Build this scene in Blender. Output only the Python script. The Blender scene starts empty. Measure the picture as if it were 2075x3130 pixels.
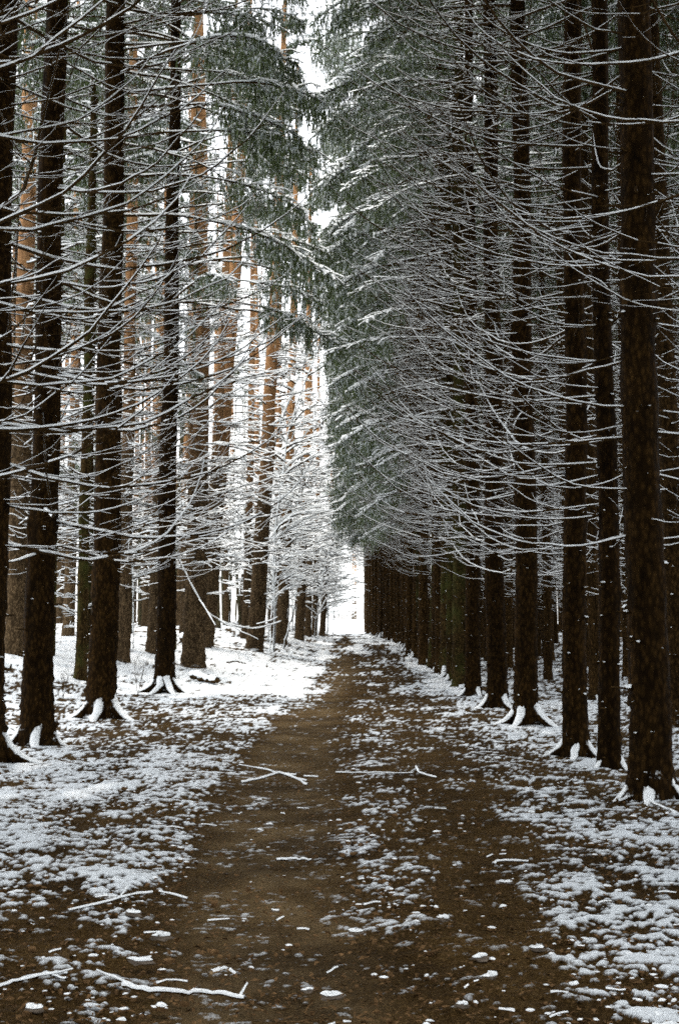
import bpy, math, random
import numpy as np
from mathutils import Vector, Matrix, noise as mnoise

R = math.radians
PI = math.pi
SC = bpy.context.scene
COL = SC.collection
rng = np.random.default_rng(11)
random.seed(11)

# ------------------------------------------------------------------ camera
cam_d = bpy.data.cameras.new('camera')
cam = bpy.data.objects.new('camera', cam_d)
COL.objects.link(cam)
SC.camera = cam
EYE = 1.6
cam.location = (0, 0, EYE)
cam.rotation_euler = (R(90 + 4.88), 0, R(0.70))
cam_d.sensor_fit = 'VERTICAL'
cam_d.sensor_height = 36
cam_d.lens = 45
cam_d.clip_start = 0.05
cam_d.clip_end = 5000

# ------------------------------------------------------------------ sky, sun, exposure
SUN_EL, SUN_AZ = R(73), R(-8)          # high ahead of the camera, veiled by cloud
world = bpy.data.worlds.new('World')
SC.world = world
world.use_nodes = True
nt = world.node_tree
nt.nodes.clear()
wo = nt.nodes.new('ShaderNodeOutputWorld')
bg = nt.nodes.new('ShaderNodeBackground')
hs = nt.nodes.new('ShaderNodeHueSaturation')
sky = nt.nodes.new('ShaderNodeTexSky')
sky.sky_type = 'NISHITA'
sky.sun_disc = False
sky.sun_elevation = SUN_EL
sky.sun_rotation = SUN_AZ
sky.air_density = 1.0
sky.dust_density = 2.0
sky.ozone_density = 1.0
hs.inputs['Saturation'].default_value = 0.17
bg.inputs['Strength'].default_value = 0.15
nt.links.new(sky.outputs[0], hs.inputs['Color'])
nt.links.new(hs.outputs[0], bg.inputs['Color'])
nt.links.new(bg.outputs[0], wo.inputs['Surface'])

sun_d = bpy.data.lights.new('sun', 'SUN')
sun_d.energy = 1.5
sun_d.angle = R(25)
sun_d.color = (1.0, 0.93, 0.86)
sun = bpy.data.objects.new('sun', sun_d)
COL.objects.link(sun)
sdir = Vector((math.sin(SUN_AZ) * math.cos(SUN_EL), math.cos(SUN_AZ) * math.cos(SUN_EL), math.sin(SUN_EL)))
sun.rotation_euler = sdir.to_track_quat('Z', 'Y').to_euler()
sun.location = (0, 0, 60)

vs = SC.view_settings
vs.view_transform = 'Standard'
vs.look = 'None'
vs.gamma = 1
vs.use_curve_mapping = False
vs.exposure = 2.0
SC.cycles.max_bounces = 5
SC.cycles.diffuse_bounces = 4
SC.cycles.glossy_bounces = 1
SC.cycles.transmission_bounces = 2
SC.cycles.transparent_max_bounces = 4
SC.cycles.use_denoising = False
SC.cycles.pixel_filter_type = 'BLACKMAN_HARRIS'
SC.cycles.filter_width = 1.7

# ------------------------------------------------------------------ haze in the air
def make_haze():
    x0, x1, y0, y1, z0, z1 = -70, 70, -30, 345, -3.2, 31.5
    v = [(x, y, z) for z in (z0, z1) for y in (y0, y1) for x in (x0, x1)]
    f = [(0, 2, 3, 1), (4, 5, 7, 6), (0, 1, 5, 4), (2, 6, 7, 3), (0, 4, 6, 2), (1, 3, 7, 5)]
    me = bpy.data.meshes.new('haze')
    me.from_pydata(v, [], f)
    m = bpy.data.materials.new('haze')
    m.use_nodes = True
    t = m.node_tree
    t.nodes.clear()
    o = t.nodes.new('ShaderNodeOutputMaterial')
    p = t.nodes.new('ShaderNodeVolumePrincipled')
    p.inputs['Color'].default_value = (0.96, 0.97, 1.0, 1)
    p.inputs['Density'].default_value = HAZE
    t.links.new(p.outputs[0], o.inputs['Volume'])
    me.materials.append(m)
    ob = bpy.data.objects.new('haze', me)
    COL.objects.link(ob)
    ob['kind'] = 'stuff'
HAZE = 0.0
if HAZE:
    make_haze()

# ------------------------------------------------------------------ materials
def material(name):
    m = bpy.data.materials.new(name)
    m.use_nodes = True
    t = m.node_tree
    b = t.nodes['Principled BSDF']
    b.inputs['Specular IOR Level'].default_value = 0.03
    b.inputs['Roughness'].default_value = 0.85
    return m, t, b

def nd(t, kind, **kw):
    n = t.nodes.new(kind)
    for k, v in kw.items():
        setattr(n, k, v)
    return n

def noise_tex(t, scale, detail=4, rough=0.6, vec=None, stretch=None):
    n = nd(t, 'ShaderNodeTexNoise')
    n.inputs['Scale'].default_value = scale
    n.inputs['Detail'].default_value = detail
    n.inputs['Roughness'].default_value = rough
    if stretch is not None:
        mp = nd(t, 'ShaderNodeMapping')
        mp.inputs['Scale'].default_value = stretch
        t.links.new(vec, mp.inputs['Vector'])
        vec = mp.outputs[0]
    if vec is not None:
        t.links.new(vec, n.inputs['Vector'])
    return n

def ramp(t, fac, stops):
    r = nd(t, 'ShaderNodeValToRGB')
    e = r.color_ramp.elements
    while len(e) < len(stops):
        e.new(0.5)
    for i, (p, c) in enumerate(stops):
        e[i].position = p
        e[i].color = (*c, 1) if not isinstance(c, (int, float)) else (c, c, c, 1)
    t.links.new(fac, r.inputs['Fac'])
    return r

SNOW_COL = (0.82, 0.85, 0.85)

def bark_material(name, lo, hi, hi_top=None, moss=None, snow_from=0.30, top_z=(8, 14)):
    m, t, b = material(name)
    tc = nd(t, 'ShaderNodeTexCoord')
    n1 = noise_tex(t, 9, 5, 0.65, tc.outputs['Object'], (1, 1, 0.28))
    n2 = noise_tex(t, 1.3, 3, 0.6, tc.outputs['Object'])
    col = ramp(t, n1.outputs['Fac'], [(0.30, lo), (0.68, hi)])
    mp = nd(t, 'ShaderNodeMapping')
    mp.inputs['Scale'].default_value = (1, 1, .5)
    t.links.new(tc.outputs['Object'], mp.inputs['Vector'])
    vo = nd(t, 'ShaderNodeTexVoronoi')
    vo.inputs['Scale'].default_value = 24
    t.links.new(mp.outputs[0], vo.inputs['Vector'])
    vr = ramp(t, vo.outputs['Distance'], [(0.12, (1.45, 1.42, 1.38)), (0.62, (0.45, 0.43, 0.40))])
    ms = nd(t, 'ShaderNodeMixRGB', blend_type='MULTIPLY')
    ms.inputs['Fac'].default_value = 1.0
    t.links.new(col.outputs[0], ms.inputs['Color1'])
    t.links.new(vr.outputs[0], ms.inputs['Color2'])
    oi = nd(t, 'ShaderNodeObjectInfo')
    hv = nd(t, 'ShaderNodeHueSaturation')
    om = nd(t, 'ShaderNodeMapRange')
    om.inputs['To Min'].default_value = 0.72
    om.inputs['To Max'].default_value = 1.25
    t.links.new(oi.outputs['Random'], om.inputs['Value'])
    t.links.new(om.outputs[0], hv.inputs['Value'])
    out = ms.outputs[0]
    if hi_top is not None:
        sep = nd(t, 'ShaderNodeSeparateXYZ')
        t.links.new(tc.outputs['Object'], sep.inputs[0])
        mr = nd(t, 'ShaderNodeMapRange')
        mr.inputs['From Min'].default_value = top_z[0]
        mr.inputs['From Max'].default_value = top_z[1]
        ad = nd(t, 'ShaderNodeMath', operation='MULTIPLY_ADD')
        t.links.new(n2.outputs['Fac'], ad.inputs[0])
        ad.inputs[1].default_value = 5.0
        t.links.new(sep.outputs['Z'], ad.inputs[2])
        t.links.new(ad.outputs[0], mr.inputs['Value'])
        top = ramp(t, n1.outputs['Fac'], [(0.30, hi_top[0]), (0.62, hi_top[1])])
        mx = nd(t, 'ShaderNodeMixRGB')
        t.links.new(mr.outputs[0], mx.inputs['Fac'])
        t.links.new(out, mx.inputs['Color1'])
        t.links.new(top.outputs[0], mx.inputs['Color2'])
        out = mx.outputs[0]
    if moss is not None:
        r2 = ramp(t, n2.outputs['Fac'], [(0.45, 0.0), (0.70, 0.8)])
        mx = nd(t, 'ShaderNodeMixRGB')
        t.links.new(r2.outputs[0], mx.inputs['Fac'])
        t.links.new(out, mx.inputs['Color1'])
        mx.inputs['Color2'].default_value = (*moss, 1)
        out = mx.outputs[0]
    t.links.new(out, hv.inputs['Color'])
    out = hv.outputs[0]
    # snow that lies where the bark faces the sky
    ge = nd(t, 'ShaderNodeNewGeometry')
    sp = nd(t, 'ShaderNodeSeparateXYZ')
    t.links.new(ge.outputs['Normal'], sp.inputs[0])
    nz = noise_tex(t, 38, 4, 0.7, tc.outputs['Object'])
    ad = nd(t, 'ShaderNodeMath', operation='MULTIPLY_ADD')
    t.links.new(nz.outputs['Fac'], ad.inputs[0])
    ad.inputs[1].default_value = 0.55
    t.links.new(sp.outputs['Z'], ad.inputs[2])
    sm = nd(t, 'ShaderNodeMapRange')
    sm.inputs['From Min'].default_value = snow_from + 0.25
    sm.inputs['From Max'].default_value = snow_from + 0.40
    t.links.new(ad.outputs[0], sm.inputs['Value'])
    mx = nd(t, 'ShaderNodeMixRGB')
    t.links.new(sm.outputs[0], mx.inputs['Fac'])
    t.links.new(out, mx.inputs['Color1'])
    mx.inputs['Color2'].default_value = (*SNOW_COL, 1)
    t.links.new(mx.outputs[0], b.inputs['Base Color'])
    bp = nd(t, 'ShaderNodeBump')
    bp.inputs['Strength'].default_value = 0.9
    bp.inputs['Distance'].default_value = 0.03
    t.links.new(n1.outputs['Fac'], bp.inputs['Height'])
    t.links.new(bp.outputs[0], b.inputs['Normal'])
    return m

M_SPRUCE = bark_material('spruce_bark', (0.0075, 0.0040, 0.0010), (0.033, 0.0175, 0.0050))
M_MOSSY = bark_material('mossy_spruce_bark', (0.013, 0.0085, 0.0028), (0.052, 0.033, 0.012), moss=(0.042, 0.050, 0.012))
M_BROWN = bark_material('brown_spruce_bark', (0.013, 0.0075, 0.0022), (0.058, 0.033, 0.0115))  # spruce bark in a paler brown, so the farther trunks stand out
M_PINE = bark_material('pine_bark', (0.045, 0.031, 0.017), (0.14, 0.095, 0.052), ((0.20, 0.10, 0.043), (0.50, 0.27, 0.125)), snow_from=0.35)
M_GREYBARK = bark_material('grey_green_bark', (0.05, 0.042, 0.024), (0.15, 0.125, 0.075), moss=(0.09, 0.10, 0.045))

def plain(name, c1, c2, scale=6, rough=0.85, bump=0.0, per_object=0.0, frost=None):
    m, t, b = material(name)
    tc = nd(t, 'ShaderNodeTexCoord')
    n = noise_tex(t, scale, 4, 0.65, tc.outputs['Object'])
    r = ramp(t, n.outputs['Fac'], [(0.32, c1), (0.68, c2)])
    out = r.outputs[0]
    if per_object:
        oi = nd(t, 'ShaderNodeObjectInfo')
        h = nd(t, 'ShaderNodeHueSaturation')
        mr = nd(t, 'ShaderNodeMapRange')
        mr.inputs['To Min'].default_value = 1 - per_object
        mr.inputs['To Max'].default_value = 1 + per_object
        t.links.new(oi.outputs['Random'], mr.inputs['Value'])
        t.links.new(mr.outputs[0], h.inputs['Value'])
        t.links.new(out, h.inputs['Color'])
        out = h.outputs[0]
    if frost:
        nf = noise_tex(t, 7, 3, 0.7, tc.outputs['Object'])
        rf = ramp(t, nf.outputs['Fac'], [(frost[0] - .06, 0.0), (frost[1] - .06, 0.9)])
        mx = nd(t, 'ShaderNodeMixRGB')
        t.links.new(rf.outputs[0], mx.inputs['Fac'])
        t.links.new(out, mx.inputs['Color1'])
        mx.inputs['Color2'].default_value = (0.72, 0.78, 0.80, 1)
        out = mx.outputs[0]
    t.links.new(out, b.inputs['Base Color'])
    b.inputs['Roughness'].default_value = rough
    if bump:
        bp = nd(t, 'ShaderNodeBump')
        bp.inputs['Strength'].default_value = bump
        bp.inputs['Distance'].default_value = 0.01
        n2 = noise_tex(t, scale * 8, 3, 0.7, tc.outputs['Object'])
        t.links.new(n2.outputs['Fac'], bp.inputs['Height'])
        t.links.new(bp.outputs[0], b.inputs['Normal'])
    return m

M_WOOD = plain('branch_wood', (0.018, 0.0105, 0.0035), (0.062, 0.036, 0.013), 12)
M_NEEDLE = plain('spruce_needles', (0.046, 0.064, 0.026), (0.125, 0.155, 0.070), 4, 0.7, per_object=0.15, frost=(.60, .69))
M_PNEEDLE = plain('pine_needles', (0.05, 0.075, 0.045), (0.12, 0.145, 0.09), 4, 0.7)
M_SNOW = plain('snow', (0.77, 0.81, 0.82), (0.84, 0.87, 0.87), 20, 0.75, 0.3)
M_STONE = plain('stone', (0.07, 0.055, 0.04), (0.16, 0.13, 0.10), 14, 0.9, 0.5)
M_LITTER = plain('leaf_litter', (0.030, 0.016, 0.006), (0.17, 0.10, 0.045), 25, 0.9, 0.4)
M_YELLOW = plain('split_wood', (0.30, 0.20, 0.10), (0.45, 0.32, 0.18), 20, 0.8)

# ------------------------------------------------------------------ mesh collecting
class MB:
    def __init__(s):
        s.V, s.Q, s.QM, s.T, s.TM, s.n = [], [], [], [], [], 0
    def add(s, V, Q=None, qm=0, T=None, tm=0):
        V = np.asarray(V, dtype=np.float64).reshape(-1, 3)
        s.V.append(V)
        if Q is not None and len(Q):
            Q = np.asarray(Q, dtype=np.int64)
            s.Q.append(Q + s.n)
            s.QM.append(np.full(len(Q), qm) if np.isscalar(qm) else np.asarray(qm))
        if T is not None and len(T):
            T = np.asarray(T, dtype=np.int64)
            s.T.append(T + s.n)
            s.TM.append(np.full(len(T), tm) if np.isscalar(tm) else np.asarray(tm))
        s.n += len(V)
    def arrays(s):
        V = np.concatenate(s.V) if s.V else np.zeros((0, 3))
        Q = np.concatenate(s.Q) if s.Q else np.zeros((0, 4), int)
        QM = np.concatenate(s.QM) if s.QM else np.zeros(0, int)
        T = np.concatenate(s.T) if s.T else np.zeros((0, 3), int)
        TM = np.concatenate(s.TM) if s.TM else np.zeros(0, int)
        return V, Q, QM, T, TM
    def add_arrays(s, A, mat=None, loc=(0, 0, 0)):
        V, Q, QM, T, TM = A
        W = V @ mat.T if mat is not None else V
        W = W + np.asarray(loc)
        s.add(W, Q, QM, T, TM)
    def mesh(s, name, mats, smooth=True):
        V, Q, QM, T, TM = s.arrays()
        me = bpy.data.meshes.new(name)
        me.vertices.add(len(V))
        me.vertices.foreach_set('co', V.astype(np.float32).ravel())
        nl = len(Q) * 4 + len(T) * 3
        me.loops.add(nl)
        me.loops.foreach_set('vertex_index', np.concatenate([Q.ravel(), T.ravel()]).astype(np.int32))
        me.polygons.add(len(Q) + len(T))
        ls = np.concatenate([np.arange(len(Q)) * 4, len(Q) * 4 + np.arange(len(T)) * 3]).astype(np.int32)
        me.polygons.foreach_set('loop_start', ls)
        for m in mats:
            me.materials.append(m)
        me.polygons.foreach_set('material_index', np.concatenate([QM, TM]).astype(np.int32))
        me.polygons.foreach_set('use_smooth', np.full(len(Q) + len(T), smooth))
        me.update(calc_edges=True)
        me.validate()
        return me

def link(name, me, parent=None, loc=(0, 0, 0), rot=(0, 0, 0), scale=(1, 1, 1)):
    o = bpy.data.objects.new(name, me)
    COL.objects.link(o)
    o.location, o.rotation_euler, o.scale = loc, rot, scale
    if parent is not None:
        o.parent = parent
    return o

def tag(o, label=None, cat=None, group=None, kind=None):
    for k, v in (('label', label), ('category', cat), ('group', group), ('kind', kind)):
        if v:
            o[k] = v
    return o

def frames(P):
    P = np.asarray(P, float)
    T = np.gradient(P, axis=0)
    T /= np.linalg.norm(T, axis=1, keepdims=True) + 1e-9
    up = np.tile((0., 0., 1.), (len(P), 1))
    S = np.cross(T, up)
    l = np.linalg.norm(S, axis=1, keepdims=True)
    S = np.where(l > 0.05, S / np.maximum(l, 1e-6), np.array([1., 0, 0]))
    N = np.cross(S, T)
    return T, S, N

def strip_quads(n, k, closed):
    i = np.arange(n - 1)[:, None]
    j = np.arange(k if closed else k - 1)[None, :]
    a = i * k + j
    b = i * k + (j + 1) % k
    return np.stack([a, b, b + k, a + k], -1).reshape(-1, 4)

def tube(mb, P, r, k=5, mat=0):
    P = np.asarray(P, float)
    r = np.broadcast_to(np.asarray(r, float), (len(P),))
    _, S, N = frames(P)
    a = np.linspace(0, 2 * PI, k, endpoint=False)
    V = P[:, None] + r[:, None, None] * (np.cos(a)[None, :, None] * S[:, None] + np.sin(a)[None, :, None] * N[:, None])
    mb.add(V, strip_quads(len(P), k, True)[:, ::-1], mat)

def snow_on(mb, P, r, th, mat=0, g=None, gap=0.12, k=4):
    """a ridge of snow lying along the top of a branch"""
    g = g or rng
    P = np.asarray(P, float)
    n = len(P)
    r = np.broadcast_to(np.asarray(r, float), (n,))
    th = np.broadcast_to(np.asarray(th, float), (n,)) * g.uniform(0.45, 1.35, n)
    _, S, N = frames(P)
    a = np.linspace(R(8), R(172), k)
    w = r * 1.04 + 0.35 * th
    V = P[:, None] + np.cos(a)[None, :, None] * (w[:, None, None] * S[:, None]) + \
        (np.sin(a)[None, :, None] * (r + th)[:, None, None]) * (0.6 * N[:, None] + 0.4 * np.array([0, 0, 1.]))
    Q = strip_quads(n, k, False)[:, ::-1]
    keep = np.repeat(g.random(n - 1) > gap, k - 1)
    mb.add(V, Q[keep], mat)

# ------------------------------------------------------------------ noise in numpy
def hash2(ix, iy, s):
    h = (ix.astype(np.int64) * 374761393 + iy.astype(np.int64) * 668265263 + s * 974634777) & 0x7fffffff
    h = ((h ^ (h >> 13)) * 1274126177) & 0x7fffffff
    h = ((h ^ (h >> 16)) * 2246822519) & 0x7fffffff
    return ((h ^ (h >> 15)) & 0xffffff) / float(0xffffff)

def vnoise(x, y, s=0):
    ix, iy = np.floor(x), np.floor(y)
    fx, fy = x - ix, y - iy
    fx = fx * fx * (3 - 2 * fx)
    fy = fy * fy * (3 - 2 * fy)
    a, b = hash2(ix, iy, s), hash2(ix + 1, iy, s)
    c, d = hash2(ix, iy + 1, s), hash2(ix + 1, iy + 1, s)
    return (a * (1 - fx) + b * fx) * (1 - fy) + (c * (1 - fx) + d * fx) * fy

def fbm(x, y, octv=3, s=0):
    v, a, tot = 0, 1., 0
    for o in range(octv):
        v = v + a * vnoise(x * 2 ** o + 17.3 * o, y * 2 ** o - 9.1 * o, s + o)
        tot += a
        a *= 0.55
    return v / tot

def ss(a, b, x):
    t = np.clip((np.asarray(x, float) - a) / (b - a), 0, 1)
    return t * t * (3 - 2 * t)

# ------------------------------------------------------------------ the lie of the land
def ground_z(x, y):
    x, y = np.asarray(x, float), np.asarray(y, float)
    h = 0.40 * ss(45, 80, y) + 0.12 * ss(80, 105, y) - 0.9 * ss(112, 150, y) + 2.4 * ss(150, 270, y)
    bank = ss(-4.4, -9.0, x) * 0.85 * ss(14, 30, y) + ss(-1.2, -5.0, x) * 0.62 * ss(31, 47, y) * (1 - ss(110, 140, y)) * (1 - 0.55 * ss(-5, -9, x))
    h = h + bank + 0.25 * ss(5, 14, x) * ss(15, 30, y) * (1 - ss(110, 140, y))
    h = h + 0.10 * (fbm(x * 0.35, y * 0.22, 2, 40) - 0.5) * ss(8, 20, y)
    return h

def gz(x, y):
    return float(ground_z(np.array([x]), np.array([y]))[0])

def at(px, y):
    """world x of something seen at picture column px (0-1568) when it stands y metres up the alley"""
    return (px - 820) / 2956.0 * y

# ------------------------------------------------------------------ ground sheet
def track(y):
    return np.interp(y, [0, 5, 9, 18, 29, 41, 60, 80, 112], [-.25, -.30, -.62, -.82, -.75, -.35, -.85, -.5, -.6])

def cover(x, y):
    """share of ground under snow"""
    big = fbm(x * 1.1, y * 0.55, 3, 3)
    mid = fbm(x * 3.1, y * 1.7, 2, 9)
    wx = x + 0.5 * (fbm(x * 0.9, y * 0.5, 2, 21) - 0.5) + 0.22 * (mid - 0.5)
    wy = y + 1.6 * (big - 0.5)
    xc = track(wy)
    hw = np.interp(y, [5, 9, 18, 29, 41, 60, 112], [.66, .52, .50, .56, .62, .45, .40])
    left = wx < xc
    cl = np.interp(wy, [5.0, 6.8, 8.0, 14, 17, 26, 28, 44, 47, 120], [.15, .25, .70, .70, .60, .62, .97, .97, .85, .88])
    cl = np.where(wx < -4.0, np.maximum(cl, .62), cl)
    strip = np.interp(wx, [-.3, 0.05, .45, .75, 1.05, 1.4, 2.6], [.12, .38, .36, .16, .22, .48, .60])
    nearr = np.interp(wx, [-.3, .1, .75, 1.05, 1.4], [.10, .14, .12, .55, .70])
    k = ss(7.0, 8.6, wy)
    cr = nearr * (1 - k) + strip * k
    farr = np.interp(wx, [-.3, .3, 1.6, 2.4], [.30, .42, .46, .74])
    k2 = ss(15, 21, wy)
    cr = cr * (1 - k2) + farr * k2
    k3 = ss(45, 70, wy)
    cr = cr * (1 - k3) + .80 * k3
    c = np.where(left, cl, cr)
    bare = 1 - ss(hw * .70, hw * 1.45, np.abs(wx - xc))
    c = c * (1 - bare * np.interp(y, [0, 18, 30, 50, 105, 114], [.93, .88, .62, .50, .42, 0]))
    blot = fbm(x * 0.8 + 5, y * 0.23, 3, 55)
    onpath = ss(-2.0, -1.0, wx) * (1 - ss(2.0, 2.8, wx)) * ss(20, 30, y) * (1 - ss(98, 110, y))
    c = c + onpath * 1.9 * (0.55 - blot)
    c = c + 0.75 * (big - 0.5) * (1 - 0.75 * (cl > .9) * left) + 0.35 * (mid - .5)
    c = np.where(y > 112, 1.0, c)
    c = np.clip(c, 0, 1)
    c = np.where(y > 112, 1.0, np.where(left & (c > .9), c, c ** 1.8))
    return np.clip(c, 0.012, 0.985)

def ground():
    p = [460 + 7.0 * i for i in range(150, -1, -1)]
    p += list(np.arange(459.2, 17.5, -0.8))
    ys = 2045.0 / np.array(p)
    ys = np.concatenate([[-60, -40, -25, -15, -9, -5, -2.5, -1, 0.2, 0.9], ys, np.geomspace(120, 2500, 40)])
    ui = np.linspace(-1, 1, 400)
    uo = np.array([1.04, 1.1, 1.2, 1.35, 1.6, 2, 2.6, 3.6, 5, 8, 14, 30])
    us = np.concatenate([-uo[::-1], ui, uo])
    W = 0.30 * (np.maximum(ys, 1.0) + 1.0)
    Y, U = np.meshgrid(ys, us, indexing='ij')
    X = U * W[:, None]
    # litter: clods and leaf heaps at several sizes, each only where the sheet is fine enough to carry it
    n5 = vnoise(X / .042 + 3.1 * vnoise(X / .3, Y / .3, 81), Y / .036, 5)
    n5b = vnoise(X / .024, Y / .021, 6)
    n12 = vnoise(X / .105 + vnoise(X, Y, 82), Y / .09, 7)
    n30 = fbm(X / .33, Y / .28, 2, 8)
    lump = 0.36 * n5 + 0.26 * n5b + 0.24 * n12 + 0.26 * n30
    flat = np.sort(lump.ravel())
    rank = np.searchsorted(flat, lump.ravel()).reshape(lump.shape) / flat.size
    c = cover(X, Y)
    soft = np.interp(Y, [4, 12, 40], [.22, .24, .30])
    snow = ss(-soft, soft, rank - (1 - c))
    fine = 1 - ss(9, 18, Y)
    xc = track(Y)
    trod = 1 - 0.72 * (1 - ss(.35, .95, np.abs(X - xc))) * ss(0, 5, Y)
    rough = (0.015 * (n5 - .5) + 0.009 * (n5b - .5)) * fine * trod + 0.024 * (n12 - .5) * (1 - ss(18, 36, Y)) * trod + 0.05 * (n30 - .5) * trod
    Z = ground_z(X, Y) + rough + snow * (0.007 * fine + 0.006)
    Z -= 0.05 * (1 - ss(.2, 1.0, np.abs(X - xc))) * ss(0, 5, Y) * (1 - ss(40, 60, Y))
    n, k = Y.shape
    mb = MB()
    mb.add(np.stack([X, Y, Z], -1), strip_quads(n, k, False), 0)
    m, t, b = material('forest_floor')
    tc = nd(t, 'ShaderNodeTexCoord')
    at_ = nd(t, 'ShaderNodeAttribute', attribute_name='snow_cover')
    a2 = nd(t, 'ShaderNodeAttribute', attribute_name='trodden')
    f1 = noise_tex(t, 55, 5, 0.75, tc.outputs['Object'])
    f2 = noise_tex(t, 2.2, 3, 0.6, tc.outputs['Object'])
    dirt = ramp(t, f1.outputs['Fac'], [(0.28, (0.017, 0.0092, 0.0025)), (0.52, (0.044, 0.0265, 0.0086)), (0.75, (0.125, 0.080, 0.032))])
    soil = ramp(t, f1.outputs['Fac'], [(0.25, (0.054, 0.036, 0.0155)), (0.75, (0.135, 0.096, 0.049))])
    mxs = nd(t, 'ShaderNodeMixRGB')
    tm = nd(t, 'ShaderNodeMath', operation='MULTIPLY')
    r2 = ramp(t, f2.outputs['Fac'], [(0.38, 0.25), (0.62, 1.0)])
    t.links.new(a2.outputs['Fac'], tm.inputs[0])
    t.links.new(r2.outputs[0], tm.inputs[1])
    t.links.new(tm.outputs[0], mxs.inputs['Fac'])
    t.links.new(dirt.outputs[0], mxs.inputs['Color1'])
    t.links.new(soil.outputs[0], mxs.inputs['Color2'])
    ad = nd(t, 'ShaderNodeMath', operation='MULTIPLY_ADD')
    f3 = noise_tex(t, 120, 3, 0.7, tc.outputs['Object'])
    t.links.new(f3.outputs['Fac'], ad.inputs[0])
    ad.inputs[1].default_value = 1.1
    t.links.new(at_.outputs['Fac'], ad.inputs[2])
    sm = nd(t, 'ShaderNodeMapRange')
    sm.inputs['From Min'].default_value = 0.86
    sm.inputs['From Max'].default_value = 1.40
    t.links.new(ad.outputs[0], sm.inputs['Value'])
    mx = nd(t, 'ShaderNodeMixRGB')
    t.links.new(sm.outputs[0], mx.inputs['Fac'])
    f4 = noise_tex(t, 0.9, 4, 0.65, tc.outputs['Object'])
    damp = ramp(t, f4.outputs['Fac'], [(0.36, (0.52, 0.50, 0.48)), (0.60, (1.12, 1.10, 1.08))])
    mud = nd(t, 'ShaderNodeMixRGB', blend_type='MULTIPLY')
    mud.inputs['Fac'].default_value = 1.0
    t.links.new(mxs.outputs[0], mud.inputs['Color1'])
    t.links.new(damp.outputs[0], mud.inputs['Color2'])
    t.links.new(mud.outputs[0], mx.inputs['Color1'])
    thin = nd(t, 'ShaderNodeMixRGB')
    a3 = nd(t, 'ShaderNodeAttribute', attribute_name='deep')
    t.links.new(a3.outputs['Fac'], thin.inputs['Fac'])
    thin.inputs['Color1'].default_value = (0.58, 0.62, 0.64, 1)
    thin.inputs['Color2'].default_value = (*SNOW_COL, 1)
    t.links.new(thin.outputs[0], mx.inputs['Color2'])
    t.links.new(mx.outputs[0], b.inputs['Base Color'])
    b.inputs['Roughness'].default_value = 0.9
    bp = nd(t, 'ShaderNodeBump')
    bp.inputs['Strength'].default_value = 0.8
    bp.inputs['Distance'].default_value = 0.008
    t.links.new(f1.outputs['Fac'], bp.inputs['Height'])
    t.links.new(bp.outputs[0], b.inputs['Normal'])
    me = mb.mesh('ground', [m])
    for nm, arr in (('snow_cover', snow), ('deep', ss(.86, .97, c)), ('trodden', (1 - ss(.25, .65, np.abs(X - xc))) * ss(0, 4, Y) * (1 - ss(60, 90, Y)))):
        a = me.attributes.new(nm, 'FLOAT', 'POINT')
        a.data.foreach_set('value', arr.astype(np.float32).ravel())
    o = link('ground', me)
    tag(o, kind='structure')
    return o

ground()

# ------------------------------------------------------------------ branches
def rotz(a, s=1.0, tilt=0.0):
    c, d = math.cos(a), math.sin(a)
    Rz = np.array([[c, -d, 0], [d, c, 0], [0, 0, 1.]])
    Ry = np.array([[math.cos(tilt), 0, -math.sin(tilt)], [0, 1, 0], [math.sin(tilt), 0, math.cos(tilt)]])
    return Rz @ Ry * s

def curve_pts(g, L, s0, s1, n, pw=1.4, wig=0.03, yaw1=0.0):
    t = np.linspace(0, 1, n)
    a = s0 + (s1 - s0) * t ** pw + g.normal(0, wig, n)
    yw = yaw1 * t ** 1.5 + np.cumsum(g.normal(0, wig * .7, n))
    d = L / (n - 1)
    st = np.stack([np.cos(a) * np.cos(yw), np.cos(a) * np.sin(yw), np.sin(a)], -1) * d
    P = np.zeros((n, 3))
    P[1:] = np.cumsum(st[:-1], axis=0)
    return P

def interp_pts(P, t):
    x = t * (len(P) - 1)
    i = int(min(max(math.floor(x), 0), len(P) - 2))
    return P[i] + (x - i) * (P[i + 1] - P[i]), P[i + 1] - P[i]

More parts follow.
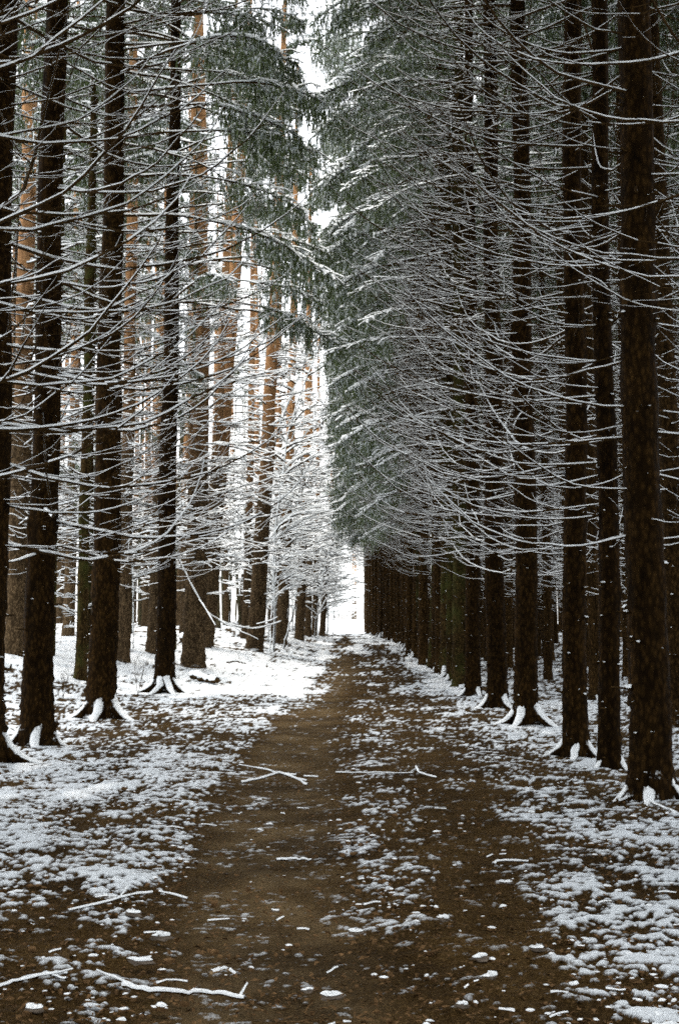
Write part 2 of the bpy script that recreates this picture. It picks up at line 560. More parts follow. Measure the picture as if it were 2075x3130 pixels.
def bare_branch(g, L=2.8, r0=.016, twigs=9, n=12, k=5, snow=1.0, s0=None, s1=None, fine=True, twig_snow=.32):
    """returns (wood, snow) collections for a dead spruce branch running along +x"""
    wd, sn = MB(), MB()
    s0 = g.uniform(-.22, .0) if s0 is None else s0
    s1 = g.uniform(.75, 1.30) if s1 is None else s1
    P = curve_pts(g, L, s0, s1, n, g.uniform(.8, 1.5), .065, g.uniform(-.4, .4))
    t = np.linspace(0, 1, n)
    r = r0 * (1 - t) ** .75 + .0028
    tube(wd, P, r, k, 0)
    snow_on(sn, P, r, (r * .50 + .0040) * snow, 0, g, .10, 4)
    if fine and g.random() < .55:
        tf = g.uniform(.25, .6)
        p, d = interp_pts(P, tf)
        az = math.atan2(d[1], d[0]) + g.choice([-1, 1]) * g.uniform(.3, .7)
        el = math.atan2(d[2], math.hypot(d[0], d[1]))
        q = curve_pts(g, L * g.uniform(.25, .5), el - .1, el + g.uniform(.2, .6), 9, 1.2, .08) @ rotz(az).T + p
        rq = np.linspace(r0 * .55, .0025, 9)
        tube(wd, q, rq, 4, 0)
        snow_on(sn, q, rq, (rq * .5 + .004) * snow, 0, g, .15, 4)
    for i in range(twigs):
        ti = g.uniform(.18, .97)
        p, d = interp_pts(P, ti)
        az = math.atan2(d[1], d[0]) + g.choice([-1, 1]) * g.uniform(.45, 1.15)
        ln = g.uniform(.25, .85) * (1.1 - .6 * ti) * (L / 2.8)
        q = curve_pts(g, ln, g.uniform(-.35, .2), g.uniform(-.3, .6), 5 if fine else 4, 1.2, .06)
        ca, sa = math.cos(az), math.sin(az)
        q = np.stack([q[:, 0] * ca - q[:, 1] * sa, q[:, 0] * sa + q[:, 1] * ca, q[:, 2]], -1) + p
        rt = np.linspace(.0042, .0018, len(q))
        tube(wd, q, rt, 3, 0)
        if g.random() < twig_snow:
            snow_on(sn, q, rt, .0042 * snow, 0, g, .3, 3)
    return wd, sn

def spikes(mb, P, D, w, mat, g):
    """a triangle from each point in P along D: one spray of needles each"""
    n = len(P)
    side = np.cross(D, g.normal(0, 1, (n, 3)))
    side /= np.linalg.norm(side, axis=1, keepdims=True) + 1e-9
    w = np.broadcast_to(np.asarray(w), (n,))[:, None]
    V = np.stack([P + side * w * .5, P - side * w * .5, P + D * .55 + side * w * .45, P + D], 1)
    i = np.arange(n)[:, None] * 4
    T = np.concatenate([i + np.array([[0, 1, 2]]), i + np.array([[2, 1, 3]])])
    mb.add(V, None, 0, T, mat)

def live_branch(g, L=3.0, r0=.02, f0=.5, twigs=16, strands=7, s0=.05, s1=-.6, drop=.42, snow=1.0, n=10, coarse=False, big=1.0):
    """a living spruce branch along +x: bare to f0, then side twigs with hanging curtains of needles.
    wood and needles in one collection (slots 0, 1), the snow in another"""
    wd, sn = MB(), MB()
    P = curve_pts(g, L, s0 + g.uniform(-.1, .1), s1 + g.uniform(-.15, .15), n, 1.7, .04, g.uniform(-.25, .25))
    t = np.linspace(0, 1, n)
    r = r0 * (1 - t) ** .8 + .004
    tube(wd, P, r, 4 if coarse else 5, 0)
    snow_on(sn, P, r + .022 * (t > f0), (r * .7 + .012 + .034 * (t > f0)) * snow, 0, g, .10, 4)
    lines = [P[int(f0 * (n - 1)):]]
    for i in range(twigs):
        ti = f0 + (1 - f0) * (i + g.random()) / twigs
        p, d = interp_pts(P, min(ti, .99))
        az = math.atan2(d[1], d[0]) + (1 if i % 2 else -1) * g.uniform(.5, 1.1)
        ln = g.uniform(.3, .8) * (1.15 - .7 * (ti - f0) / (1 - f0)) * big
        q = curve_pts(g, ln, g.uniform(-.3, .1), g.uniform(-1.1, -.3), 4, 1.0, .08)
        ca, sa = math.cos(az), math.sin(az)
        q = np.stack([q[:, 0] * ca - q[:, 1] * sa, q[:, 0] * sa + q[:, 1] * ca, q[:, 2]], -1) + p
        tube(wd, q, np.linspace(.006, .003, 4), 3, 0)
        if g.random() < .8:
            snow_on(sn, q, .018, .024 * snow, 0, g, .2, 3)
        lines.append(q)
    PP, DD = [], []
    for li, q in enumerate(lines):
        m = strands * (2 if li == 0 else 1)
        for _ in range(m):
            p, d = interp_pts(q, g.uniform(0.05, 1))
            ln = drop * g.uniform(.35, 1.25) * big
            k = 4 if not coarse else 2
            sw = g.normal(0, .10, 2)
            for j in range(k):
                f = j / k
                base = p + np.array([sw[0] * f * ln, sw[1] * f * ln, -f * ln])
                dl = ln / k * 1.5
                dirv = np.array([g.normal(0, .20), g.normal(0, .20), -1.0])
                PP.append(base)
                DD.append(dirv * dl)
        # needles standing off the twig itself
        for _ in range(3 if not coarse else 1):
            p, d = interp_pts(q, g.uniform(0, 1))
            PP.append(p)
            DD.append(d / (np.linalg.norm(d) + 1e-9) * .12 + g.normal(0, .05, 3))
    PP, DD = np.array(PP), np.array(DD)
    sel = g.random(len(PP)) < .20
    spikes(sn, PP[sel] + (0, 0, .03), DD[sel] * .6, (0.022 if not coarse else 0.05) * big, 0, g)
    spikes(wd, PP, DD, (0.020 if not coarse else 0.045) * g.uniform(.7, 1.3, len(PP)) * big, 1, g)
    return wd, sn

g = np.random.default_rng(5)
BARE = [bare_branch(g, L=3.3, r0=.014, snow=.52, twigs=int(g.integers(7, 15))) for _ in range(14)]
BOLD = [bare_branch(g, L=3.7, r0=.019, twigs=int(g.integers(6, 13)), n=16, snow=1.15, s0=g.uniform(-.30, -.05), s1=g.uniform(.8, 1.35)) for _ in range(8)]
BARE_FAR = [bare_branch(g, L=2.9, twigs=int(g.integers(16, 24)), n=9, k=3, fine=False, snow=.45, twig_snow=.28) for _ in range(12)]
BARE_DIM = [bare_branch(g, L=2.9, twigs=int(g.integers(12, 20)), n=8, k=3, fine=False, snow=.42, twig_snow=.10) for _ in range(8)]
LIVE = [live_branch(g, snow=.6, f0=g.uniform(.45, .62), twigs=18, strands=8) for _ in range(8)]
LIVE_FAR = [live_branch(g, f0=g.uniform(.55, .72), twigs=16, strands=6, n=8, snow=1.25, s1=-.85, drop=.5) for _ in range(8)]
CROWN = [live_branch(g, f0=.28, twigs=15, strands=5, s0=.12, s1=-.55, n=7, coarse=True, drop=.5, snow=1.2) for _ in range(6)]

BARE_ME = [(w.mesh('branch', [M_WOOD]), s.mesh('snow_layer', [M_SNOW])) for w, s in BARE]
BOLD_ME = [(w.mesh('branch', [M_WOOD]), s.mesh('snow_layer', [M_SNOW])) for w, s in BOLD]
LIVE_ME = [(w.mesh('branch', [M_WOOD, M_NEEDLE]), s.mesh('snow_layer', [M_SNOW])) for w, s in LIVE]

def both(pair):
    """wood, needles and snow of one branch in one set of arrays: slots 0 wood, 1 needles, 2 snow"""
    w, s = pair
    m = MB()
    m.add_arrays(w.arrays())
    V, Q, QM, T, TM = s.arrays()
    m.add_arrays((V, Q, QM + 2, T, TM + 2))
    return m.arrays()
BARE_A = [both(p) for p in BARE_FAR]
DIM_A = [both(p) for p in BARE_DIM]
LIVE_A = [both(p) for p in LIVE_FAR]
CROWN_A = [both(p) for p in CROWN]
SLOTS = [M_WOOD, M_NEEDLE, M_SNOW]

TREE_H = 27.0
def trunk_r(z, r0, H=TREE_H):
    return r0 * max(1 - z / (H + 1), .02) ** .8

def is_alley(az, alley):
    if alley is None:
        return 0.0
    return math.cos(az - alley)

def pick_az(g, alley):
    if alley is not None and g.random() < .65:
        return alley + g.normal(0, .5)
    return g.uniform(0, 2 * PI)

def branch_set(g, z0, z1, r0, alley, kind='bare', step=.43, per=(2, 5), live_from=4.5):
    """a merged set of branches round a trunk, as arrays"""
    mb = MB()
    z = z0
    while z < z1:
        for _ in range(int(g.integers(*per))):
            az = pick_az(g, alley) if kind != 'crown' else g.uniform(0, 2 * PI)
            zz = z + g.normal(0, .07)
            f = is_alley(az, alley)
            rr = trunk_r(zz, r0) * .8
            loc = (math.cos(az) * rr, math.sin(az) * rr, zz)
            if kind == 'crown':
                k = (zz - 11) / (TREE_H - 11)
                L = (2.5 + .95 * max(f, 0)) * max(.12, (1 - max(k, 0)) ** .75) * g.uniform(.75, 1.1)
                A = CROWN_A[g.integers(len(CROWN_A))]
                mb.add_arrays(A, rotz(az, L / 3.0), loc)
            elif f > .72 and zz > live_from and g.random() < min(.17 + (zz - live_from) * .05, .48):
                A = LIVE_A[g.integers(len(LIVE_A))]
                mb.add_arrays(A, rotz(az, g.uniform(.72, 1.22) * (1 + .10 * ss(9, 14, zz))), loc)
            else:
                A = BARE_A[g.integers(len(BARE_A))] if alley is not None else DIM_A[g.integers(len(DIM_A))]
                s = g.uniform(.55, 1.05) * (1 - .35 * ss(9, 15, zz)) * (.75 if zz < z0 + .5 else 1)
                mb.add_arrays(A, rotz(az, s), loc)
        z += step * g.uniform(.8, 1.2)
    return mb

# ------------------------------------------------------------------ trunks
def trunk_mesh(name, g, r0, H=TREE_H, mat=M_SPRUCE, sides=18, rings=46, roots=(), flare=.55, power=.8, lumps=.045, bend=0.0, detail=True):
    """a tapered trunk whose foot swells towards the directions of its roots"""
    z = np.concatenate([[-.35], np.linspace(0, 1.1, rings // 3), np.geomspace(1.3, H, rings - rings // 3)])
    a = np.linspace(0, 2 * PI, sides, endpoint=False)
    rz = r0 * np.maximum(1 - np.maximum(z, 0) / (H + 1), .02) ** power
    rr = np.tile(rz[:, None], (1, sides))
    fl = np.exp(-np.maximum(z, 0) / .26)[:, None]
    lobe = np.full(sides, .12)
    for d in roots:
        lobe = np.maximum(lobe, np.clip(np.cos(a - d), 0, 1) ** 6 * flare)
    rr *= 1 + fl * lobe[None] + lumps * g.normal(0, 1, rr.shape) * (1 + 2 * (g.random(rr.shape) > .95))
    bx = bend * np.sin(np.maximum(z, 0) / H * PI * 1.3) + .02 * np.sin(z * 1.1 + g.uniform(0, 6))
    V = np.stack([rr * np.cos(a) + bx[:, None], rr * np.sin(a), np.tile(z[:, None], (1, sides))], -1)
    mb = MB()
    mb.add(V, strip_quads(len(z), sides, True), 0)
    return mb.mesh(name, [mat])

def root_mesh(g, r0, L, mat=M_SPRUCE):
    n = 11
    t = np.linspace(0, 1, n)
    x = r0 * .35 + (L) * t
    zz = .38 * np.exp(-t * 5.0) * (r0 / .2) - .13 * t ** 1.3 + .035
    y = np.cumsum(g.normal(0, .02, n)) * L
    r = r0 * (.42 * (1 - t) ** 1.1 + .10)
    mb = MB()
    tube(mb, np.stack([x, y, zz], -1), r, 9, 0)
    return mb.mesh('root', [mat])

def stub_mesh(g, r0, z0=.25, z1=7.0, step=.42, H=TREE_H):
    """dead branch stubs in rings round the trunk, each with its pinch of snow"""
    mb = MB()
    z = z0
    while z < z1:
        for _ in range(int(g.integers(3, 8))):
            az, zz = g.uniform(0, 2 * PI), z + g.normal(0, .05)
            rr = trunk_r(zz, r0, H)
            L = g.choice([.03, .05, .09, .16], p=[.4, .3, .2, .1])
            d = np.array([math.cos(az), math.sin(az), 0])
            p0 = d * rr * .9 + np.array([0, 0, zz])
            P = np.array([p0, p0 + d * (L * .5 + rr * .1) + (0, 0, .005), p0 + d * (L + rr * .1) + (0, 0, .012)])
            rs = g.uniform(.007, .014)
            tube(mb, P, [rs * 1.3, rs, rs * .7], 4, 0)
            if g.random() < .8:
                w = min(.010 * math.exp(abs(g.normal(0, .62))), .042)
                s = np.array([-d[1], d[0], 0])
                c = p0 + d * (rr * .1 + .012) + (0, 0, rs)
                hgt = w * g.uniform(.25, .8)
                V = [c - s * w * g.uniform(.4, 1.3), c + d * w * .7 - s * w * .3, c + d * w * .7 + s * w * .3, c + s * w, c - d * .02 + s * w * .5 + (0, 0, hgt), c - d * .02 - s * w * .5 + (0, 0, hgt), c + d * w * .4 + (0, 0, hgt * .8)]
                T = [(0, 1, 6), (1, 2, 6), (2, 3, 6), (3, 4, 6), (4, 5, 6), (5, 0, 6)]
                mb.add(np.array(V), None, 0, T, 1)
        z += step * g.uniform(.7, 1.3)
    return mb.mesh('branch_stubs', [M_WOOD, M_SNOW])

CROWN_TOP = None
def crown_top(seed, alley):
    g = np.random.default_rng(seed)
    return branch_set(g, 12.0, TREE_H - .5, .16, alley, 'crown', step=.66, per=(4, 6)).mesh('crown', SLOTS)
CROWNS = [crown_top(100 + i, None) for i in range(3)]

def near_spruce(x, y, dia, label, group, alley, roots=(), seed=0, lean=(0, 0), mat=M_SPRUCE, z_low=2.5, n_per=(3, 5), zmax=None, root_len=.8, live_from=5.2, live_ok=True, live_len=1.0, live_p=.15, bare_len=1.0, live_f=.8, bold=.0):
    g = np.random.default_rng(1000 + seed)
    t = bpy.data.objects.new('spruce_tree', None)
    COL.objects.link(t)
    t.location = (x, y, gz(x, y) - .02)
    t.rotation_euler = (lean[1], lean[0], 0)
    tag(t, label, 'tree', group)
    r0 = dia / 2
    link('trunk', trunk_mesh('trunk', g, r0, roots=roots, mat=mat, sides=22, rings=60), t)
    for d in roots:
        link('root', root_mesh(g, r0, root_len * g.uniform(.8, 1.25), mat), t, rot=(0, 0, d))
    s = link('branch_stubs', stub_mesh(g, r0), t)
    tag(s, kind='stuff')
    top = zmax or (EYE + 1500 * y / 2956 + 1.0)
    top = min(max(top, 6), 17)
    ctop = top + 2.8
    z = z_low
    n = 0
    while z < top and n < 280:
        for _ in range(int(g.integers(*n_per))):
            az, zz = pick_az(g, alley), z + g.normal(0, .08)
            rr = trunk_r(zz, r0) * .85
            loc = (math.cos(az) * rr, math.sin(az) * rr, zz)
            f = is_alley(az, alley)
            if live_ok and f > live_f and zz > live_from and g.random() < min(live_p + (zz - live_from) * .11, .9):
                wm, sm = LIVE_ME[g.integers(len(LIVE_ME))]
                sc = g.uniform(.85, 1.12) * live_len * (1 - .28 * float(ss(8, 14, zz)))
            else:
                isb = g.random() < bold
                wm, sm = BOLD_ME[g.integers(len(BOLD_ME))] if isb else BARE_ME[g.integers(len(BARE_ME))]
                sc = g.uniform(.6, 1.05) * (.62 if alley > 1 else 1) if isb else g.uniform(.38, .86) * bare_len * (.8 if zz < z_low + .5 else 1)
            b = link('branch', wm, t, loc, (0, 0, az), (sc, sc * g.choice([-1, 1]), sc))
            link('snow_layer', sm, b)['kind'] = 'stuff'
            n += 1
        z += .42 * g.uniform(.8, 1.2)
    k = (TREE_H - ctop) / (TREE_H - 12.0)
    wide = 1.9 if y < 25 else 1.0  # nearest crowns, above the view, spread wider to darken the foreground
    c = link('crown', CROWNS[g.integers(3)], t, (0, 0, ctop - 12.0 * k), (0, 0, g.uniform(0, 6)), (wide, wide, k))
    tag(c, kind='stuff')
    return t

LEFT_A, RIGHT_A = 0.0, PI          # which way the alley lies from either row
ROWL, ROWR = 'spruces of the left alley row', 'spruces of the right alley row'

def world_of(px, base_py):
    y = 4730.0 / (base_py - 1435)
    return at(px, y), y

# left row
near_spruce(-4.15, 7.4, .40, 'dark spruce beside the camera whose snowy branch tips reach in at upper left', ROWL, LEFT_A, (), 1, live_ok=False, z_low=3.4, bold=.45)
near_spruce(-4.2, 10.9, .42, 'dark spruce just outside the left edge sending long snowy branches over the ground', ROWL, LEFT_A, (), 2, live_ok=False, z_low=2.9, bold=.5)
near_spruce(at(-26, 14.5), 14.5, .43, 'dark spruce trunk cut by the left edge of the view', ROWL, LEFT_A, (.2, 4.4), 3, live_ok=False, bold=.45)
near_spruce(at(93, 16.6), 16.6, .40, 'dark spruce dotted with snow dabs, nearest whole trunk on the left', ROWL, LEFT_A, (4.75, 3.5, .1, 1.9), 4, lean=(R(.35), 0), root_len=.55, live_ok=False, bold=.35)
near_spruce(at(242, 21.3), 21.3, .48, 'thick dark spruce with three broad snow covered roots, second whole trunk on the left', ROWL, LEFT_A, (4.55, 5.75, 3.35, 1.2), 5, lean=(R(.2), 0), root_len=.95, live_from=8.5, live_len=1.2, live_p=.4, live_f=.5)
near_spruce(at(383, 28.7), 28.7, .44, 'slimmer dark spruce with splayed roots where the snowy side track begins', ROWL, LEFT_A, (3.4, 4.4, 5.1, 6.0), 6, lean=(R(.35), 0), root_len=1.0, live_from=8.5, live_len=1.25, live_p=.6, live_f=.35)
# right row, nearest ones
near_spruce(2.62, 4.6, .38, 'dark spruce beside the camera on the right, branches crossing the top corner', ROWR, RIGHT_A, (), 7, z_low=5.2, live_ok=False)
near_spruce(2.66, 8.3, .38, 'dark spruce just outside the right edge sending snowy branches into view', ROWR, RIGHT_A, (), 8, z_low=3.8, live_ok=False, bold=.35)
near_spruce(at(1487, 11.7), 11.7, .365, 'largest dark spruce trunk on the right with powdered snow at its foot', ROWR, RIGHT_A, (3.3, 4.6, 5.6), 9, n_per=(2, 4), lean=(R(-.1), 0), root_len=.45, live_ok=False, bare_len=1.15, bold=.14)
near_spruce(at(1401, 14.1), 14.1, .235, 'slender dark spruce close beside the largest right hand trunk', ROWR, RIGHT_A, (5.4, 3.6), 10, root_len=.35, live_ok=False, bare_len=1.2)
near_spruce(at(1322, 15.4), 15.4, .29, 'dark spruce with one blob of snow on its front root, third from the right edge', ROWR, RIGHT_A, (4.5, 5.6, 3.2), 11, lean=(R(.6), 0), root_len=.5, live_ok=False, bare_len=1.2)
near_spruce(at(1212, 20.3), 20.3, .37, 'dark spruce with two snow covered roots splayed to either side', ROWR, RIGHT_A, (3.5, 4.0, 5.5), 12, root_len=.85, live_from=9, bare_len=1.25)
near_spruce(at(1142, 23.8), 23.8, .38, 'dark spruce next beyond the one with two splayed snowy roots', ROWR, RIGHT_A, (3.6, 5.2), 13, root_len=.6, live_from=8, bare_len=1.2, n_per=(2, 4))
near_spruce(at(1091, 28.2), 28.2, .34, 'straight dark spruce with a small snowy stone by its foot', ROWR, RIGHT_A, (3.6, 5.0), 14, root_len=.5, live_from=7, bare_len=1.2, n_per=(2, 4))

# ------------------------------------------------------------------ the rest of the right row
ROW_BR = []
for i in range(6):
    g = np.random.default_rng(300 + i)
    zl = (3.2, 3.7, 4.8, 5.2, 6.0, 6.4)[i]
    ROW_BR.append(branch_set(g, zl, 19.5, .18, PI, 'bare', live_from=zl + 1.6).mesh('branches', SLOTS))
ROW_CR = []
for i in range(3):
    g = np.random.default_rng(320 + i)
    ROW_CR.append(branch_set(g, 14.5, TREE_H - .5, .18, PI, 'crown', step=.66, per=(4, 6)).mesh('crown', SLOTS))
INNER_BR = []
for i in range(4):
    g = np.random.default_rng(340 + i)
    INNER_BR.append(branch_set(g, 2.7, 12.5, .15, None, 'bare', step=.5, per=(2, 5)).mesh('branches', SLOTS))
def trunk_pool(mat, r0, n, seed, **kw):
    return [trunk_mesh('trunk', np.random.default_rng(seed + i), r0, mat=mat, sides=12, rings=36,
                       roots=np.random.default_rng(seed + 50 + i).uniform(0, 6.28, 3), **kw) for i in range(n)]
TR_ROW = trunk_pool(M_BROWN, .18, 3, 400) + trunk_pool(M_MOSSY, .18, 3, 410)
STUBS = [stub_mesh(np.random.default_rng(430 + i), .18) for i in range(3)]
ROOTS = [root_mesh(np.random.default_rng(440 + i), .18, .6) for i in range(3)]
MOSS_ROOT = root_mesh(np.random.default_rng(449), .18, .6, M_MOSSY)

ORD = 'first second third fourth fifth sixth seventh eighth ninth tenth eleventh twelfth thirteenth fourteenth fifteenth'.split()
ORDN = ORD + 'sixteenth seventeenth eighteenth nineteenth twentieth twenty-first twenty-second'.split()
def far_spruce(x, y, s, label, group, brs, crs, tr, spin, roots=True, stubs=True, flip=1, wide=1.0):
    t = bpy.data.objects.new('spruce_tree', None)
    COL.objects.link(t)
    t.location = (x, y, gz(x, y) - .03)
    t.rotation_euler = (random.gauss(0, .011), random.gauss(0, .011), spin)
    hs_ = random.uniform(.95, 1.05)
    tag(t, label, 'tree', group)
    link('trunk', tr, t, scale=(s, s, hs_), rot=(0, 0, random.uniform(0, 6)))
    b = link('branches', random.choice(brs), t, loc=(0, 0, random.uniform(-.7, .5)), scale=(1, flip, hs_))
    tag(b, kind='stuff')
    c = link('crown', random.choice(crs), t, scale=(wide, wide * flip, hs_))
    tag(c, kind='stuff')
    if stubs:
        q = link('branch_stubs', random.choice(STUBS), t, scale=(s, s, 1), rot=(0, 0, random.uniform(0, 6)))
        tag(q, kind='stuff')
    if roots:
        for d in random.sample((3.3, 3.9, 4.4, 4.9, 5.5, 6.1), random.randint(1, 3)):
            link('root', random.choice(ROOTS) if tr not in TR_ROW[3:] else MOSS_ROOT, t, rot=(0, 0, d + random.uniform(-.4, .4) - spin), scale=(s * random.uniform(.7, 1.25), s, s * random.uniform(.6, 1.0)))
    return t

y = 31.0
i = 0
while y < 119:
    x = float(np.interp(y, [28, 60, 72, 85, 100, 120], [2.62, 2.60, 2.50, 2.05, 1.50, .90])) + random.gauss(0, .08 if y < 60 else .05)
    mossy = i in (0, 1, 2, 3, 6, 9)
    if i < 15:
        extra = 'green mossy spruce trunk' if mossy else 'brown black spruce trunk'
        label = f'{extra}, {ORD[i]} in the right row past the small snowy stone'
    else:
        label = 'thin dark spruce trunk in the distant end of the right row'
    far_spruce(x, y, random.uniform(.74, 1.16), label, ROWR, ROW_BR[:2] if y < 46 else ROW_BR[2:4] if y < 68 else ROW_BR[4:], ROW_CR, random.choice(TR_ROW[3:] if mossy else TR_ROW[:3]), random.uniform(-.35, .35), flip=random.choice((-1, 1)), wide=1.0 if y < 52 else .85)
    y += 2.35 * random.uniform(.75, 1.25) if y < 60 else 2.3 * random.uniform(.85, 1.15)
    i += 1

# plantation behind the right row
XR = [5.2, 7.7, 10.3, 12.9, 15.6]
for ri, xr in enumerate(XR):
    y = {0: 8.0, 1: 15.0, 2: 25.0, 3: 36.0, 4: 46.0}[ri]
    nth = 0
    while y < 112:
        y += 2.25 * random.uniform(.8, 1.3)
        far_spruce(xr + random.gauss(0, .28), y, random.uniform(.62, .95),
                   f'{ORDN[nth]} spruce from the front in the {ORD[ri]} plantation row behind the right alley row' if nth < len(ORDN)
                   else f'thin dark spruce far back in the {ORD[ri]} plantation row behind the right alley row', 'plantation spruces behind the right row',
                   INNER_BR, CROWNS, random.choice(TR_ROW[:3]), random.uniform(0, 6.28), roots=y < 35, stubs=y < 45)
        nth += 1
# unseen rows added behind and beside the camera, crowns widened to shade the foreground
for (x, y) in [(-4.2, 3.5), (-4.2, -1.0), (2.65, .5), (2.65, -4), (-4.2, -5.5), (-7.5, 2), (-7.5, -3), (-7.6, 7), (-7.4, 11.5), (2.65, -12), (-4.2, -14), (5.2, -7), (-.8, -18), (5.2, 3), (5.2, -2), (7.8, 4), (7.8, 9), (2.65, -8), (-4.2, -10)]:
    far_spruce(x, y, 1.0, 'unseen dark spruce behind the camera, crown widened to shade the foreground', 'unseen spruces added behind the camera',
               INNER_BR, CROWNS, TR_ROW[0], random.uniform(0, 6.28), roots=False, stubs=False, wide=1.9)

# ------------------------------------------------------------------ pines on the left
def pine_canopy(seed, H=28.0):
    g = np.random.default_rng(seed)
    mb = MB()
    for _ in range(15):
        zz = g.uniform(.66, .98) * H
        az = g.uniform(0, 2 * PI)
        L = 2.3 * (1.15 - (zz / H - .66) / .34 * .75) * g.uniform(.6, 1.1)
        P = curve_pts(g, L, g.uniform(-.1, .5), g.uniform(.1, .8), 7, 1.2, .12, g.uniform(-.6, .6))
        P = P @ rotz(az).T + np.array([0, 0, zz])
        tube(mb, P, np.linspace(.045, .01, 7), 4, 0)
        snow_on(mb, P, np.linspace(.045, .01, 7), .03, 2, g, .15, 3)
        for ti in np.linspace(.35, 1, 7):
            p, d = interp_pts(P, min(ti, .999))
            for _k in range(3):
                c = p + g.normal(0, .22, 3) * (1, 1, .6)
                n = 16
                D = g.normal(0, 1, (n, 3)) + (0, 0, .35)
                D = D / np.linalg.norm(D, axis=1, keepdims=True) * g.uniform(.12, .26, (n, 1))
                spikes(mb, np.tile(c, (n, 1)) + g.normal(0, .06, (n, 3)), D, .05, 1, g)
                if g.random() < .55:
                    D2 = np.abs(g.normal(0, 1, (5, 3))) * (0, 0, .3) + g.normal(0, .6, (5, 3)) * (1, 1, .15)
                    D2 = D2 / np.linalg.norm(D2, axis=1, keepdims=True) * .18
                    spikes(mb, np.tile(c + (0, 0, .05), (5, 1)), D2, .09, 2, g)
    return mb.mesh('crown', [M_WOOD, M_PNEEDLE, M_SNOW])
PINE_CR = [pine_canopy(500 + i) for i in range(4)]
PINE_TR = [trunk_mesh('trunk', np.random.default_rng(520 + i),   .30, 28.0, M_PINE, 14, 40, roots=(1., 3.2, 4.8), flare=.35, power=.62, bend=.12) for i in range(4)]
def snowy_limb(mb, g, L, az, loc, sub=4):
    Q = curve_pts(g, L, g.uniform(-.15, .5), g.uniform(-.55, .45), 8, 1.1, .09, g.uniform(-.6, .6)) @ rotz(az).T + np.asarray(loc)
    rq = np.linspace(.026, .007, 8)
    tube(mb, Q, rq, 4, 0)
    snow_on(mb, Q, rq, .042, 2, g, .06, 4)
    for j in range(sub):
        tj = g.uniform(.2, .98)
        p2, d2 = interp_pts(Q, tj)
        a2 = math.atan2(d2[1], d2[0]) + g.choice([-1, 1]) * g.uniform(.4, 1.1)
        W = curve_pts(g, g.uniform(.3, 1.0), g.uniform(-.3, .5), g.uniform(-.5, .3), 5, 1.1, .12) @ rotz(a2).T + p2
        tube(mb, W, np.linspace(.007, .003, 5), 3, 0)
        snow_on(mb, W, .008, .020, 2, g, .08, 3)

def lower_twigs(seed, n=26, z0=3.0, z1=17.0, toward=None):
    g = np.random.default_rng(seed)
    mb = MB()
    for _ in range(n):
        zz, az = g.uniform(z0, z1), (g.uniform(0, 2 * PI) if toward is None or g.random() < .35 else toward + g.normal(0, .7))
        snowy_limb(mb, g, g.uniform(1.0, 3.2) * (1 - .5 * ss(9, 13, zz)), az, (0, 0, zz))
    return mb.mesh('branches', SLOTS)
PINE_LOW = [lower_twigs(540 + i) for i in range(3)]
PINE_BANK = [lower_twigs(550 + i, 66, 2.0, 19, 0.0) for i in range(3)]

def pine(x, y, dia, label, group='pines on the left side', lean=0.0, twigs='bank', hs_=1.0):
    t = bpy.data.objects.new('pine_tree', None)
    COL.objects.link(t)
    t.location = (x, y, gz(x, y) - .05)
    t.rotation_euler = (random.gauss(0, .012), lean, random.uniform(0, .4))
    tag(t, label, 'tree', group)
    s = dia / .60
    link('trunk', random.choice(PINE_TR), t, scale=(s, s, hs_))
    cs = (.9 if y < 56 else .74) * (1 if 'bank' == twigs else .75)
    c = link('crown', random.choice(PINE_CR), t, scale=(cs, cs, hs_), rot=(0, 0, random.uniform(0, 6)))
    tag(c, kind='stuff')
    if twigs:
        bank = twigs == 'bank'
        b = link('branches', random.choice(PINE_BANK if bank else PINE_LOW), t, rot=(0, 0, random.uniform(-.5, .2) if bank else random.uniform(0, 6)))
        tag(b, kind='stuff')
    return t

pine(at(450, 38), 38, .70, 'stout grey brown pine trunk at the bend, behind the third left spruce')
pine(at(474, 46), 46, .62, 'leaning orange barked pine rising behind the stout grey brown one', lean=R(3.6))
pine(at(588, 49), 49, .66, 'mossy footed pine leaning right with orange upper trunk', lean=R(2.6))
pine(at(650, 60), 60, .55, 'brown pine with a thin snag leaning at its foot', lean=R(1.6))
pine(at(637, 66), 66, .40, 'narrow brown pine seen between two thicker pines', lean=R(.3))
pine(at(692, 70), 70, .50, 'brown pine in the line along the snowy bank, third before the opening', lean=R(1.4))
pine(at(712, 80), 80, .42, 'thin brown pine, second before the leaning one at the opening', lean=R(.2))
pine(at(727, 86), 86, .40, 'thin brown pine directly left of the leaning one at the opening', lean=R(.6))
pine(at(743, 88), 88, .42, 'slim pine leaning right beside the bright opening', lean=R(3.4))
pine(at(35, 31), 31, .52, 'thick brown trunk standing behind the nearest left spruce')
pine(at(285, 36), 36, .42, 'brown pine half hidden behind the thick spruce with three snowy roots')
pine(at(160, 44), 44, .40, 'brown pine between the two nearest whole left spruces')

# trunks deeper in the left wood
GREY_TR = [trunk_mesh('trunk', np.random.default_rng(560 + i), .16, 18.0, M_GREYBARK, 10, 30, roots=(1., 3.), flare=.3, power=.7, bend=.2) for i in range(4)]
def grey_tree(x, y, dia, label, lean, group):
    t = bpy.data.objects.new('forest_tree', None)
    COL.objects.link(t)
    t.location = (x, y, gz(x, y) - .05)
    t.rotation_euler = (random.gauss(0, .03), lean, random.uniform(0, 6))
    tag(t, label, 'tree', group)
    s = dia / .32
    link('trunk', random.choice(GREY_TR), t, scale=(s, s, 1))
    b = link('branches', random.choice(PINE_LOW), t, rot=(0, 0, random.uniform(0, 6)), scale=(1, 1, 1.1))
    tag(b, kind='stuff')
    return t

